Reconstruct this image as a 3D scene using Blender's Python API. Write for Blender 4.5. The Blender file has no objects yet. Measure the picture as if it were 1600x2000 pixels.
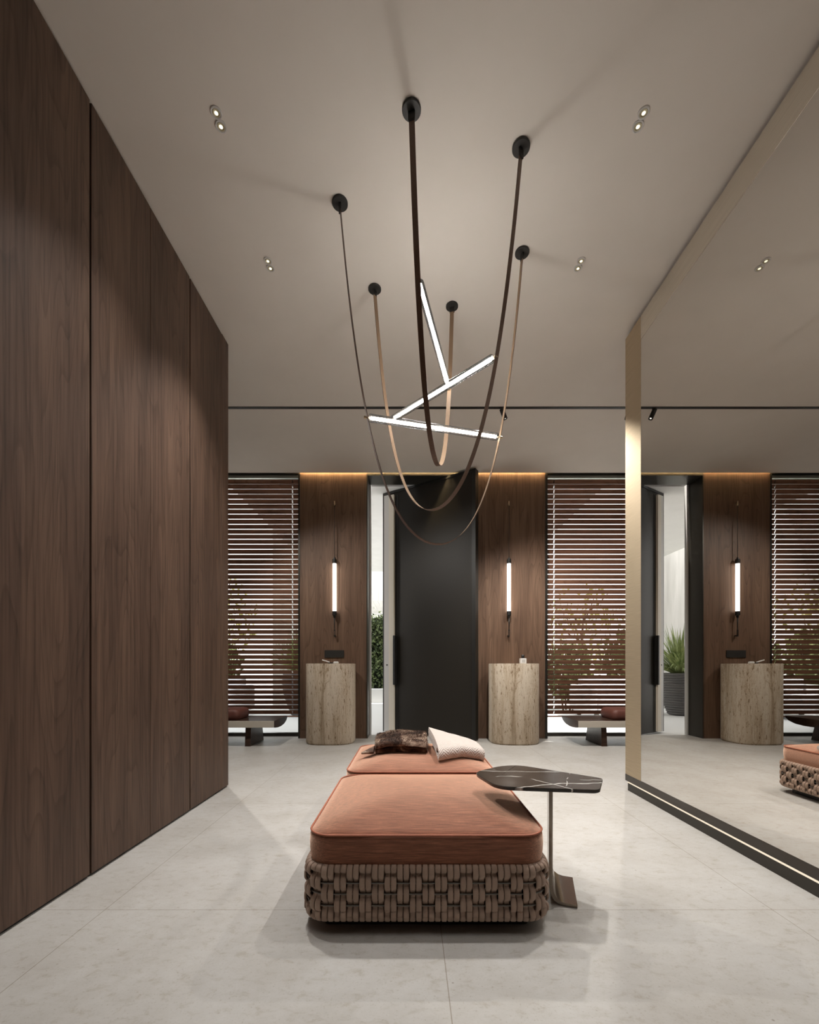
import bpy, bmesh, math, random
from mathutils import Vector, Matrix
random.seed(7)
R = math.radians
PI = math.pi
S = bpy.context.scene
COL = S.collection

# ---------------------------------------------------------------- camera
H = 3.34           # ceiling height
cam_data = bpy.data.cameras.new('camera')
cam_data.sensor_fit = 'VERTICAL'
cam_data.sensor_height = 36.0
cam_data.lens = 15.12
cam_data.shift_y = 0.1515
cam_data.clip_start = 0.05
cam_data.clip_end = 200
cam = bpy.data.objects.new('camera', cam_data)
cam.location = (0, 0, 0.9)
cam.rotation_euler = (R(90), 0, 0)
COL.objects.link(cam)
S.camera = cam

# ---------------------------------------------------------------- world, exposure
SKY_STRENGTH = 3.2
SPOT_W = 62.0
SUN_W = 12.0
TUBE_E = 31.0
WALL_TUBE_E = 5.0
COVE_E = 150.0
S.view_settings.view_transform = 'Standard'
S.view_settings.look = 'None'
S.view_settings.gamma = 1.0
S.view_settings.use_curve_mapping = False
S.view_settings.exposure = 0.0
W = bpy.data.worlds.new('world')
S.world = W
W.use_nodes = True
wn = W.node_tree
bg = wn.nodes['Background']
wtc = wn.nodes.new('ShaderNodeTexCoord')
wsep = wn.nodes.new('ShaderNodeSeparateXYZ')
wramp = wn.nodes.new('ShaderNodeValToRGB')
wn.links.new(wtc.outputs['Generated'], wsep.inputs[0])
wn.links.new(wsep.outputs['Z'], wramp.inputs['Fac'])
wramp.color_ramp.elements[0].position = 0.0
wramp.color_ramp.elements[0].color = (0.95, 0.94, 0.92, 1)
wramp.color_ramp.elements[1].position = 0.8
wramp.color_ramp.elements[1].color = (0.88, 0.90, 0.93, 1)
wn.links.new(wramp.outputs['Color'], bg.inputs['Color'])
bg.inputs['Strength'].default_value = SKY_STRENGTH
sd_ = bpy.data.lights.new('sun', 'SUN')
sd_.energy = SUN_W
sd_.color = (1.0, 0.96, 0.90)
sd_.angle = R(1.0)
sun = bpy.data.objects.new('sun', sd_)
sun.rotation_euler = (R(-3), R(28), 0)
COL.objects.link(sun)
try:
    S.cycles.max_bounces = 12
    S.cycles.diffuse_bounces = 6
    S.cycles.transparent_max_bounces = 16
    S.cycles.sample_clamp_indirect = 4.0
except Exception:
    pass


# ---------------------------------------------------------------- helpers
def link(o, parent=None):
    COL.objects.link(o)
    if parent is not None:
        o.parent = parent
    return o


def obj(name, bm, m, parent=None, smooth=False, auto=None):
    bmesh.ops.recalc_face_normals(bm, faces=bm.faces)
    me = bpy.data.meshes.new(name)
    bm.to_mesh(me)
    bm.free()
    me.materials.append(m)
    if smooth:
        me.polygons.foreach_set('use_smooth', [True] * len(me.polygons))
        if auto is not None:
            try:
                me.set_sharp_from_angle(angle=R(auto))
            except Exception:
                pass
    o = bpy.data.objects.new(name, me)
    return link(o, parent)


def thing(name, label, cat, loc=(0, 0, 0), rotz=0, group=None):
    o = bpy.data.objects.new(name, None)
    o.empty_display_size = 0.1
    COL.objects.link(o)
    o.location = loc
    o.rotation_euler = (0, 0, rotz)
    return tag(o, label, cat, group)


def tag(o, label, cat, group=None, kind=None):
    o['label'] = label
    o['category'] = cat
    if group:
        o['group'] = group
    if kind:
        o['kind'] = kind
    return o


def struct(o, label=None):
    o['kind'] = 'structure'
    if label:
        o['label'] = label
    return o


def struct_empty(name, loc, label):
    o = bpy.data.objects.new(name, None)
    COL.objects.link(o)
    o.location = loc
    o['kind'] = 'structure'
    o['label'] = label
    return o


def copy_tree(o, parent=None):
    c = o.copy()
    COL.objects.link(c)
    if parent is not None:
        c.parent = parent
    for ch in list(o.children):
        copy_tree(ch, c)
    return c


def B():
    return bmesh.new()


def box(bm, x0, x1, y0, y1, z0, z1, bev=0.0, seg=2):
    r = bmesh.ops.create_cube(bm, size=1.0)
    vs = r['verts']
    for v in vs:
        v.co = Vector(((x0 + x1) / 2 + v.co.x * (x1 - x0), (y0 + y1) / 2 + v.co.y * (y1 - y0), (z0 + z1) / 2 + v.co.z * (z1 - z0)))
    if bev > 0:
        es = list({e for v in vs for e in v.link_edges})
        bmesh.ops.bevel(bm, geom=es, offset=bev, segments=seg, profile=0.5, affect='EDGES')
    return bm


def loft(bm, rings, cap0=True, cap1=True):
    prev = None
    first = last = None
    for ring in rings:
        vs = [bm.verts.new(p) for p in ring]
        if prev is not None:
            n = len(vs)
            for i in range(n):
                bm.faces.new((prev[i], prev[(i + 1) % n], vs[(i + 1) % n], vs[i]))
        else:
            first = vs
        prev = vs
    last = prev
    if cap0:
        bm.faces.new(first[::-1])
    if cap1:
        bm.faces.new(last)
    return bm


def lathe(bm, prof, n=24, c=(0, 0, 0), cap0=True, cap1=True):
    rings = []
    for r, z in prof:
        rings.append([(c[0] + r * math.cos(2 * PI * i / n), c[1] + r * math.sin(2 * PI * i / n), c[2] + z) for i in range(n)])
    return loft(bm, rings, cap0, cap1)


def frames(pts, up=Vector((0, 0, 1))):
    pts = [Vector(p) for p in pts]
    out = []
    for i, p in enumerate(pts):
        a = pts[max(i - 1, 0)]
        b = pts[min(i + 1, len(pts) - 1)]
        t = (b - a).normalized()
        s = t.cross(up)
        if s.length < 1e-4:
            s = t.cross(Vector((1, 0, 0)))
        s.normalize()
        n = s.cross(t).normalized()
        out.append((p, t, s, n))
    return out


def tube(bm, pts, r, n=8, caps=True, up=Vector((0.01, 0.02, 1))):
    rings = []
    for i, (p, t, s, nn) in enumerate(frames(pts, up)):
        rr = r[i] if isinstance(r, (list, tuple)) else r
        rings.append([p + s * (rr * math.cos(2 * PI * k / n)) + nn * (rr * math.sin(2 * PI * k / n)) for k in range(n)])
    return loft(bm, rings, caps, caps)


def rrect(a, b, r, n=6, z=0.0, cx=0.0, cy=0.0):
    """outline of a rounded rectangle of half sizes a, b"""
    pts = []
    for k, (sx, sy) in enumerate(((1, 1), (-1, 1), (-1, -1), (1, -1))):
        for i in range(n + 1):
            t = (k + i / n) * PI / 2
            pts.append((cx + sx * (a - r) + r * math.cos(t), cy + sy * (b - r) + r * math.sin(t), z))
    return pts


# ---------------------------------------------------------------- materials
def mat(name):
    m = bpy.data.materials.new(name)
    m.use_nodes = True
    nt = m.node_tree
    return m, nt, nt.nodes, nt.links, nt.nodes['Principled BSDF']


def mk(name, col, rough=0.5, metal=0.0, spec=0.5, emit=None, estr=0.0):
    m, nt, N, L, p = mat(name)
    p.inputs['Base Color'].default_value = (*col, 1)
    p.inputs['Roughness'].default_value = rough
    p.inputs['Metallic'].default_value = metal
    p.inputs['Specular IOR Level'].default_value = spec
    if emit:
        p.inputs['Emission Color'].default_value = (*emit, 1)
        p.inputs['Emission Strength'].default_value = estr
    return m


def coords(N, L, scale, kind='Object', rot=(0, 0, 0), loc=(0, 0, 0)):
    tc = N.new('ShaderNodeTexCoord')
    mp = N.new('ShaderNodeMapping')
    mp.inputs['Scale'].default_value = scale
    mp.inputs['Rotation'].default_value = rot
    mp.inputs['Location'].default_value = loc
    L.new(tc.outputs[kind], mp.inputs['Vector'])
    return mp.outputs['Vector']


def noise(N, L, vec, scale, detail=4, rough=0.55, dist=0.0):
    n = N.new('ShaderNodeTexNoise')
    n.inputs['Scale'].default_value = scale
    n.inputs['Detail'].default_value = detail
    n.inputs['Roughness'].default_value = rough
    n.inputs['Distortion'].default_value = dist
    L.new(vec, n.inputs['Vector'])
    return n.outputs['Fac']


def ramp(N, L, fac, stops):
    r = N.new('ShaderNodeValToRGB')
    e = r.color_ramp.elements
    while len(e) < len(stops):
        e.new(0.5)
    for k, (pos, c) in enumerate(stops):
        e[k].position = pos
        e[k].color = (*c, 1) if len(c) == 3 else c
    L.new(fac, r.inputs['Fac'])
    return r.outputs['Color']


def mix(N, L, fac, a, b, mode='MIX'):
    n = N.new('ShaderNodeMix')
    n.data_type = 'RGBA'
    n.blend_type = mode
    if isinstance(fac, (int, float)):
        n.inputs['Factor'].default_value = fac
    else:
        L.new(fac, n.inputs['Factor'])
    for sock, v in (('A', a), ('B', b)):
        i = [x for x in n.inputs if x.name == sock and x.type == 'RGBA'][0]
        if isinstance(v, tuple):
            i.default_value = (*v, 1)
        else:
            L.new(v, i)
    return [x for x in n.outputs if x.type == 'RGBA'][0]


def bump(N, L, p, h, strength=0.3, dist=0.01):
    b = N.new('ShaderNodeBump')
    b.inputs['Strength'].default_value = strength
    b.inputs['Distance'].default_value = dist
    L.new(h, b.inputs['Height'])
    L.new(b.outputs['Normal'], p.inputs['Normal'])


def wood(name, dark, mid, light, grain='z', rough=0.5, seed=0.0, fgrain=0.85):
    m, nt, N, L, p = mat(name)
    if grain == 'z':
        sc, sc2, sc3 = (7, 7, 0.55), (70, 70, 1.6), (3, 3, 0.35)
    elif grain == 'x':
        sc, sc2, sc3 = (0.55, 7, 7), (1.6, 70, 70), (0.35, 3, 3)
    else:
        sc, sc2, sc3 = (7, 0.55, 7), (70, 1.6, 70), (3, 0.35, 3)
    v1 = coords(N, L, sc, loc=(seed, seed * 1.7, seed * 0.3))
    v2 = coords(N, L, sc2, loc=(seed, seed, seed))
    v3 = coords(N, L, sc3, loc=(seed * 2, seed, seed))
    broad = noise(N, L, v1, 1.0, 5, 0.6, 0.6)
    fine = noise(N, L, v2, 1.0, 4, 0.7)
    big = noise(N, L, v3, 1.0, 2, 0.5)
    # cathedral figure: rings of a slow noise field
    mul = N.new('ShaderNodeMath'); mul.operation = 'MULTIPLY'; mul.inputs[1].default_value = 26.0
    L.new(big, mul.inputs[0])
    fr = N.new('ShaderNodeMath'); fr.operation = 'FRACT'
    L.new(mul.outputs[0], fr.inputs[0])
    c1 = ramp(N, L, broad, [(0.3, dark), (0.5, mid), (0.72, light)])
    c2 = ramp(N, L, fr.outputs[0], [(0.0, (1.08, 1.08, 1.08)), (0.75, (1.0, 1.0, 1.0)), (0.95, (0.74, 0.72, 0.70)), (1.0, (0.95, 0.95, 0.95))])
    c3 = ramp(N, L, fine, [(0.36, (0.58, 0.57, 0.56)), (0.5, (1.0, 1.0, 1.0)), (0.66, (1.22, 1.21, 1.20))])
    c = mix(N, L, 0.8, c1, c2, 'MULTIPLY')
    c = mix(N, L, fgrain, c, c3, 'MULTIPLY')
    L.new(c, p.inputs['Base Color'])
    p.inputs['Roughness'].default_value = rough
    p.inputs['Specular IOR Level'].default_value = 0.3
    bump(N, L, p, fine, 0.25, 0.002)
    return m


WOOD = wood('walnut_veneer', (0.070, 0.042, 0.029), (0.103, 0.062, 0.043), (0.140, 0.086, 0.059))
WOOD2 = wood('walnut_cladding', (0.108, 0.063, 0.041), (0.148, 0.089, 0.058), (0.192, 0.119, 0.079), seed=3.1, fgrain=0.5)
SLAT = wood('walnut_slat', (0.200, 0.100, 0.062), (0.270, 0.138, 0.088), (0.335, 0.178, 0.115), grain='x', seed=1.2)
BENCHW = wood('dark_bench_wood', (0.035, 0.019, 0.013), (0.052, 0.029, 0.020), (0.075, 0.042, 0.030), grain='x', rough=0.35, seed=5.0)

BLACK = mk('black_satin_metal', (0.012, 0.011, 0.010), 0.45, 0.0)
DARKMETAL = mk('dark_bronze_metal', (0.060, 0.055, 0.048), 0.38, 0.75)
ROD = mk('grey_rod_metal', (0.22, 0.21, 0.19), 0.4, 0.8)
TABLESTEEL = mk('dark_polished_steel', (0.30, 0.255, 0.21), 0.18, 1.0)
BANDM = mk('dark_polished_bronze', (0.030, 0.021, 0.014), 0.10)
E_EDGE = None
CANOPY = mk('charcoal_canopy_metal', (0.030, 0.028, 0.026), 0.55, 0.3)
CHROME = mk('polished_steel', (0.62, 0.57, 0.50), 0.12, 1.0)
BRASSPIN = mk('brass_pin', (0.62, 0.50, 0.34), 0.3, 1.0)
WHITE = mk('white_gloss', (0.80, 0.80, 0.80), 0.35)
PALETRIM = mk('pale_frame_trim', (0.62, 0.62, 0.61), 0.5)
PALEBENCH = mk('pale_bench_stone', (0.62, 0.57, 0.49), 0.4)
PALEFABRIC = mk('pale_outdoor_fabric', (0.62, 0.62, 0.64), 0.9)


def brushed(name, a, b, rough, horiz=True):
    m, nt, N, L, p = mat(name)
    v = coords(N, L, (2, 3, 420) if horiz else (2, 3, 400))
    f = noise(N, L, v, 1.0, 3, 0.6)
    v2 = coords(N, L, (1, 320, 2))
    f2 = noise(N, L, v2, 1.0, 2, 0.6)
    c = ramp(N, L, f, [(0.3, a), (0.7, b)])
    L.new(c, p.inputs['Base Color'])
    p.inputs['Metallic'].default_value = 1.0
    p.inputs['Roughness'].default_value = rough
    bump(N, L, p, f, 0.15, 0.001)
    return m


BRASS = brushed('brushed_brass', (0.50, 0.41, 0.29), (0.67, 0.56, 0.41), 0.58)
BRONZE = brushed('brushed_bronze', (0.66, 0.62, 0.55), (0.82, 0.78, 0.70), 0.22)


def plaster():
    m, nt, N, L, p = mat('ceiling_paint')
    v = coords(N, L, (1, 1, 1))
    f = noise(N, L, v, 2.0, 4, 0.6)
    c = ramp(N, L, f, [(0.3, (0.73, 0.675, 0.61)), (0.7, (0.77, 0.715, 0.65))])
    L.new(c, p.inputs['Base Color'])
    p.inputs['Roughness'].default_value = 0.9
    p.inputs['Specular IOR Level'].default_value = 0.15
    return m


CEIL = plaster()


def stone_floor():
    m, nt, N, L, p = mat('limestone_tiles')
    v = coords(N, L, (1, 1, 1))
    tc = N.new('ShaderNodeTexCoord')
    mp = N.new('ShaderNodeMapping')
    mp.inputs['Location'].default_value = (-0.108 + 12 * 1.238, -1.595 + 12 * 1.238, 0)
    L.new(tc.outputs['Object'], mp.inputs['Vector'])
    br = N.new('ShaderNodeTexBrick')
    br.offset = 0.0
    br.squash = 1.0
    br.inputs['Scale'].default_value = 1.0
    br.inputs['Brick Width'].default_value = 1.238
    br.inputs['Row Height'].default_value = 1.238
    br.inputs['Mortar Size'].default_value = 0.0016
    br.inputs['Mortar Smooth'].default_value = 0.3
    br.inputs['Color1'].default_value = (1, 1, 1, 1)
    br.inputs['Color2'].default_value = (0.97, 0.97, 0.97, 1)
    br.inputs['Mortar'].default_value = (0.60, 0.55, 0.48, 1)
    L.new(mp.outputs['Vector'], br.inputs['Vector'])
    cloud = noise(N, L, v, 3.2, 6, 0.62, 0.3)
    mid = noise(N, L, coords(N, L, (1.0, 1.6, 1)), 22.0, 6, 0.65, 0.4)
    fine = noise(N, L, v, 140.0, 3, 0.6)
    c1 = ramp(N, L, cloud, [(0.3, (0.415, 0.396, 0.368)), (0.55, (0.468, 0.455, 0.433)), (0.8, (0.505, 0.496, 0.480))])
    c2 = ramp(N, L, mid, [(0.30, (0.80, 0.75, 0.68)), (0.45, (0.98, 0.97, 0.96)), (0.7, (1.04, 1.04, 1.04))])
    c3 = ramp(N, L, fine, [(0.28, (0.72, 0.66, 0.58)), (0.40, (1, 1, 1)), (0.75, (1.03, 1.03, 1.03))])
    c = mix(N, L, 0.8, c1, c2, 'MULTIPLY')
    c = mix(N, L, 0.7, c, c3, 'MULTIPLY')
    # scattered dark pits
    vo = N.new('ShaderNodeTexVoronoi')
    vo.inputs['Scale'].default_value = 9.0
    L.new(v, vo.inputs['Vector'])
    pit = ramp(N, L, vo.outputs['Distance'], [(0.018, (0.45, 0.38, 0.30)), (0.04, (1, 1, 1))])
    c = mix(N, L, 0.7, c, pit, 'MULTIPLY')
    c = mix(N, L, 1.0, c, br.outputs['Color'], 'MULTIPLY')
    L.new(c, p.inputs['Base Color'])
    p.inputs['Roughness'].default_value = 0.52
    p.inputs['Specular IOR Level'].default_value = 0.35
    bump(N, L, p, mid, 0.08, 0.004)
    return m


FLOOR = stone_floor()


def travertine():
    m, nt, N, L, p = mat('travertine')
    v = coords(N, L, (9, 9, 0.8))
    band = noise(N, L, v, 1.0, 5, 0.6, 0.8)
    v2 = coords(N, L, (60, 60, 16))
    holes = noise(N, L, v2, 1.0, 4, 0.6)
    gr = noise(N, L, coords(N, L, (1, 1, 1)), 160.0, 2, 0.6)
    v3 = coords(N, L, (5, 5, 0.9), loc=(1.3, 0.2, 0.4))
    crack = noise(N, L, v3, 1.0, 6, 0.7, 1.2)
    c1 = ramp(N, L, band, [(0.30, (0.33, 0.245, 0.160)), (0.47, (0.56, 0.465, 0.355)), (0.70, (0.70, 0.625, 0.525))])
    c2 = ramp(N, L, holes, [(0.33, (0.45, 0.36, 0.26)), (0.42, (1, 1, 1))])
    c3 = ramp(N, L, crack, [(0.485, (1, 1, 1)), (0.498, (0.50, 0.40, 0.28)), (0.511, (1, 1, 1))])
    c4 = ramp(N, L, gr, [(0.35, (0.82, 0.80, 0.76)), (0.6, (1.06, 1.06, 1.06))])
    c = mix(N, L, 0.9, c1, c2, 'MULTIPLY')
    c = mix(N, L, 0.85, c, c3, 'MULTIPLY')
    c = mix(N, L, 0.9, c, c4, 'MULTIPLY')
    L.new(c, p.inputs['Base Color'])
    p.inputs['Roughness'].default_value = 0.75
    bump(N, L, p, holes, 0.5, 0.006)
    return m


TRAV = travertine()


def linen():
    m, nt, N, L, p = mat('terracotta_linen')
    a = noise(N, L, coords(N, L, (14, 260, 260)), 1.0, 3, 0.6)
    b = noise(N, L, coords(N, L, (300, 16, 300)), 1.0, 3, 0.6)
    c0 = noise(N, L, coords(N, L, (1, 1, 1)), 7.0, 3, 0.5)
    c1 = ramp(N, L, a, [(0.3, (0.110, 0.032, 0.016)), (0.5, (0.200, 0.064, 0.033)), (0.74, (0.34, 0.130, 0.072))])
    c2 = ramp(N, L, b, [(0.3, (0.74, 0.70, 0.68)), (0.6, (1.05, 1.05, 1.05))])
    c3 = ramp(N, L, c0, [(0.3, (0.92, 0.90, 0.88)), (0.7, (1.05, 1.05, 1.05))])
    c = mix(N, L, 0.8, c1, c2, 'MULTIPLY')
    c = mix(N, L, 1.0, c, c3, 'MULTIPLY')
    L.new(c, p.inputs['Base Color'])
    p.inputs['Roughness'].default_value = 0.85
    p.inputs['Sheen Weight'].default_value = 1.0
    p.inputs['Sheen Roughness'].default_value = 0.5
    p.inputs['Sheen Tint'].default_value = (1.0, 0.80, 0.66, 1)
    p.inputs['Specular IOR Level'].default_value = 0.2
    bump(N, L, p, a, 0.35, 0.002)
    sh = N.new('ShaderNodeBsdfSheen')
    sh.distribution = 'ASHIKHMIN'
    sh.inputs['Roughness'].default_value = 0.75
    c9 = mix(N, L, 1.0, ramp(N, L, a, [(0.3, (0.60, 0.60, 0.60)), (0.7, (1.0, 1.0, 1.0))]), (0.40, 0.225, 0.145), 'MULTIPLY')
    L.new(c9, sh.inputs['Color'])
    ads = N.new('ShaderNodeAddShader')
    L.new(p.outputs[0], ads.inputs[0])
    L.new(sh.outputs[0], ads.inputs[1])
    L.new(ads.outputs[0], N['Material Output'].inputs['Surface'])
    return m


LINEN = linen()


def cord_mat():
    m, nt, N, L, p = mat('taupe_woven_cord')
    a = noise(N, L, coords(N, L, (1, 1, 1)), 9.0, 3, 0.6)
    b = noise(N, L, coords(N, L, (1, 1, 1)), 260.0, 2, 0.6)
    c = ramp(N, L, a, [(0.3, (0.335, 0.232, 0.175)), (0.7, (0.405, 0.287, 0.220))])
    L.new(c, p.inputs['Base Color'])
    p.inputs['Roughness'].default_value = 0.62
    bump(N, L, p, b, 0.12, 0.001)
    return m


CORD = cord_mat()


def leather():
    m, nt, N, L, p = mat('brown_leather_strap')
    b = noise(N, L, coords(N, L, (1, 1, 1)), 180.0, 3, 0.6)
    c = ramp(N, L, b, [(0.3, (0.115, 0.062, 0.038)), (0.7, (0.155, 0.088, 0.056))])
    L.new(c, p.inputs['Base Color'])
    p.inputs['Roughness'].default_value = 0.5
    bump(N, L, p, b, 0.15, 0.0006)
    return m


LEATHER = leather()
STRAP_LIT = mk('leather_strap_lit', (0.27, 0.175, 0.105), 0.6)  # strap leather made lighter: tube light painted into the inner faces


def marble():
    m, nt, N, L, p = mat('black_veined_marble')
    v = coords(N, L, (1, 1, 1))
    base = noise(N, L, v, 14.0, 6, 0.65)
    c1 = ramp(N, L, base, [(0.3, (0.020, 0.016, 0.012)), (0.6, (0.045, 0.037, 0.030)), (0.8, (0.075, 0.064, 0.055))])
    sep = N.new('ShaderNodeSeparateXYZ')
    L.new(v, sep.inputs[0])

    def M(op, a, b_=None):
        n = N.new('ShaderNodeMath'); n.operation = op
        for q, val in enumerate((a, b_)):
            if val is None:
                continue
            if isinstance(val, (int, float)):
                n.inputs[q].default_value = val
            else:
                L.new(val, n.inputs[q])
        return n.outputs[0]
    wv = M('SUBTRACT', noise(N, L, v, 6.0, 3, 0.5), 0.5)
    kk = None
    for ax, ay, c0, wdt, amp, lo, gs in ((-0.18, 1, -0.105, 0.0035, 0.05, 0.30, 3.0), (0.10, 1, -0.02, 0.0022, 0.06, 0.47, 5.0), (0.05, 1, 0.085, 0.0030, 0.05, 0.42, 4.0), (0.22, 1, 0.155, 0.0022, 0.04, 0.45, 4.5),
                                         (1, 0.75, -0.13, 0.0026, 0.03, 0.52, 7.0), (1, -0.5, 0.05, 0.0020, 0.04, 0.53, 6.0)):
        d = M('ADD', M('ADD', M('MULTIPLY', sep.outputs['X'], ax), M('MULTIPLY', sep.outputs['Y'], ay)), M('ADD', M('MULTIPLY', wv, amp * 2), -c0))
        ln = M('SUBTRACT', 1.0, M('MINIMUM', M('DIVIDE', M('ABSOLUTE', d), wdt * 1.4), 1.0))
        gt = ramp(N, L, noise(N, L, coords(N, L, (1, 1, 1), loc=(c0 * 30, ax * 9, 0)), gs, 2, 0.5), [(lo, (0, 0, 0)), (lo + 0.06, (1, 1, 1))])
        g = M('MULTIPLY', ln, gt)
        kk = g if kk is None else M('MAXIMUM', kk, g)
    c = mix(N, L, kk, c1, (0.80, 0.77, 0.72))
    L.new(c, p.inputs['Base Color'])
    p.inputs['Roughness'].default_value = 0.22
    return m


MARBLE = marble()


def fur():
    m, nt, N, L, p = mat('brown_fur_throw')
    a = noise(N, L, coords(N, L, (11, 11, 11)), 1.0, 3, 0.6, 0.8)
    b = noise(N, L, coords(N, L, (90, 160, 160)), 1.0, 4, 0.7)
    c1 = ramp(N, L, a, [(0.40, (0.040, 0.017, 0.010)), (0.50, (0.150, 0.080, 0.052)), (0.62, (0.460, 0.340, 0.255))])
    c2 = ramp(N, L, b, [(0.3, (0.55, 0.52, 0.50)), (0.65, (1.15, 1.15, 1.15))])
    c = mix(N, L, 0.9, c1, c2, 'MULTIPLY')
    L.new(c, p.inputs['Base Color'])
    p.inputs['Roughness'].default_value = 0.9
    p.inputs['Sheen Weight'].default_value = 0.2
    p.inputs['Sheen Tint'].default_value = (0.8, 0.68, 0.58, 1)
    bump(N, L, p, b, 0.9, 0.01)
    return m


FUR = fur()


def knit():
    m, nt, N, L, p = mat('cream_herringbone_knit')
    tc = N.new('ShaderNodeTexCoord')
    sx = N.new('ShaderNodeSeparateXYZ')
    L.new(tc.outputs['UV'], sx.inputs[0])
    # zigzag: v + triangle(u)
    pp = N.new('ShaderNodeMath'); pp.operation = 'PINGPONG'; pp.inputs[1].default_value = 0.03
    L.new(sx.outputs['X'], pp.inputs[0])
    ad = N.new('ShaderNodeMath'); ad.operation = 'ADD'
    L.new(pp.outputs[0], ad.inputs[0]); L.new(sx.outputs['Y'], ad.inputs[1])
    ml = N.new('ShaderNodeMath'); ml.operation = 'MULTIPLY'; ml.inputs[1].default_value = 2 * PI * 62
    L.new(ad.outputs[0], ml.inputs[0])
    sn = N.new('ShaderNodeMath'); sn.operation = 'SINE'
    L.new(ml.outputs[0], sn.inputs[0])
    c = ramp(N, L, sn.outputs[0], [(0.0, (0.52, 0.44, 0.395)), (0.7, (0.66, 0.585, 0.54))])
    L.new(c, p.inputs['Base Color'])
    p.inputs['Roughness'].default_value = 0.9
    p.inputs['Sheen Weight'].default_value = 0.3
    bump(N, L, p, sn.outputs[0], 0.5, 0.003)
    return m


KNIT = knit()


def thin_glass(name, tint=(1, 1, 1), gloss=0.6, rough=0.02):
    m = bpy.data.materials.new(name)
    m.use_nodes = True
    nt = m.node_tree
    N, L = nt.nodes, nt.links
    N.remove(N['Principled BSDF'])
    out = N['Material Output']
    tr = N.new('ShaderNodeBsdfTransparent')
    tr.inputs['Color'].default_value = (*tint, 1)
    gl = N.new('ShaderNodeBsdfGlossy')
    gl.inputs['Roughness'].default_value = rough
    fr = N.new('ShaderNodeFresnel')
    fr.inputs['IOR'].default_value = 1.45
    mm = N.new('ShaderNodeMath'); mm.operation = 'MULTIPLY'; mm.inputs[1].default_value = gloss
    L.new(fr.outputs[0], mm.inputs[0])
    mx = N.new('ShaderNodeMixShader')
    L.new(mm.outputs[0], mx.inputs[0])
    L.new(tr.outputs[0], mx.inputs[1])
    L.new(gl.outputs[0], mx.inputs[2])
    L.new(mx.outputs[0], out.inputs['Surface'])
    return m


GLASS = thin_glass('window_glass', (0.97, 0.98, 0.98))
ACRYL = thin_glass('clear_acrylic_tube', (0.98, 0.98, 0.98), 0.9, 0.08)


def mirror_mat():
    m, nt, N, L, p = mat('bronze_mirror')
    p.inputs['Base Color'].default_value = (0.72, 0.70, 0.67, 1)
    p.inputs['Metallic'].default_value = 1.0
    p.inputs['Roughness'].default_value = 0.0
    return m


MIRROR = mirror_mat()


def emis(name, col, s):
    m = bpy.data.materials.new(name)
    m.use_nodes = True
    nt = m.node_tree
    N, L = nt.nodes, nt.links
    N.remove(N['Principled BSDF'])
    e = N.new('ShaderNodeEmission')
    e.inputs['Color'].default_value = (*col, 1)
    e.inputs['Strength'].default_value = s
    L.new(e.outputs[0], N['Material Output'].inputs['Surface'])
    return m


E_TUBE = emis('tube_light', (1.0, 0.965, 0.92), TUBE_E)
E_WALL = emis('wall_tube_light', (1.0, 0.93, 0.86), WALL_TUBE_E)
E_COVE = emis('cove_led', (1.0, 0.72, 0.37), COVE_E)
E_EDGE = emis('mirror_edge_led', (1.0, 0.86, 0.66), 1.0)
E_LENS = emis('downlight_lens', (1.0, 0.90, 0.68), 1.6)
E_SPOT = emis('spotlight_lens', (1.0, 0.92, 0.78), 2.5)


def leafmat(name, a, b, rough=0.5):
    m, nt, N, L, p = mat(name)
    f = noise(N, L, coords(N, L, (1, 1, 1)), 6.0, 4, 0.7)
    c = ramp(N, L, f, [(0.35, a), (0.65, b)])
    L.new(c, p.inputs['Base Color'])
    p.inputs['Roughness'].default_value = rough
    return m


LEAF = leafmat('dark_hedge_leaf', (0.035, 0.060, 0.020), (0.16, 0.20, 0.075))
LEAF2 = leafmat('olive_leaf', (0.20, 0.215, 0.07), (0.46, 0.44, 0.20))
LEAF3 = leafmat('shrub_leaf', (0.055, 0.085, 0.030), (0.20, 0.25, 0.095))
GRASSY = leafmat('blade_leaf', (0.13, 0.19, 0.055), (0.33, 0.38, 0.15))
BARK = mk('bark', (0.09, 0.06, 0.04), 0.9)


def paleboard():
    m, nt, N, L, p = mat('pale_timber_boards')
    f = noise(N, L, coords(N, L, (9, 9, 0.6)), 1.0, 5, 0.6, 0.4)
    c = ramp(N, L, f, [(0.3, (0.50, 0.49, 0.46)), (0.7, (0.66, 0.65, 0.62))])
    L.new(c, p.inputs['Base Color'])
    p.inputs['Roughness'].default_value = 0.8
    return m


PALEB = paleboard()


def render_wall():
    m, nt, N, L, p = mat('pale_render')
    f = noise(N, L, coords(N, L, (1, 1, 1)), 3.0, 4, 0.6)
    c = ramp(N, L, f, [(0.3, (0.66, 0.66, 0.65)), (0.7, (0.72, 0.72, 0.71))])
    L.new(c, p.inputs['Base Color'])
    p.inputs['Roughness'].default_value = 0.9
    return m


RENDERW = render_wall()
POTM = mk('charcoal_ribbed_pot', (0.085, 0.080, 0.078), 0.7)

# ================================================================= SETTING
WY = 5.43          # face of the back wall
CE = 5.40          # edge of the ceiling (cove slot behind it)
WT = 0.27          # wall depth
DL, DR = -0.530, 0.840          # door opening
PL, PR = -1.383, 1.713          # outer edges of the timber panels
XL, XR = -3.40, 3.50            # ends of the rear zone
MX = 1.585         # mirror plane
MEND = 3.155       # far end of the mirror
LX = -1.368        # wardrobe face
LEND = 3.246

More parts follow.
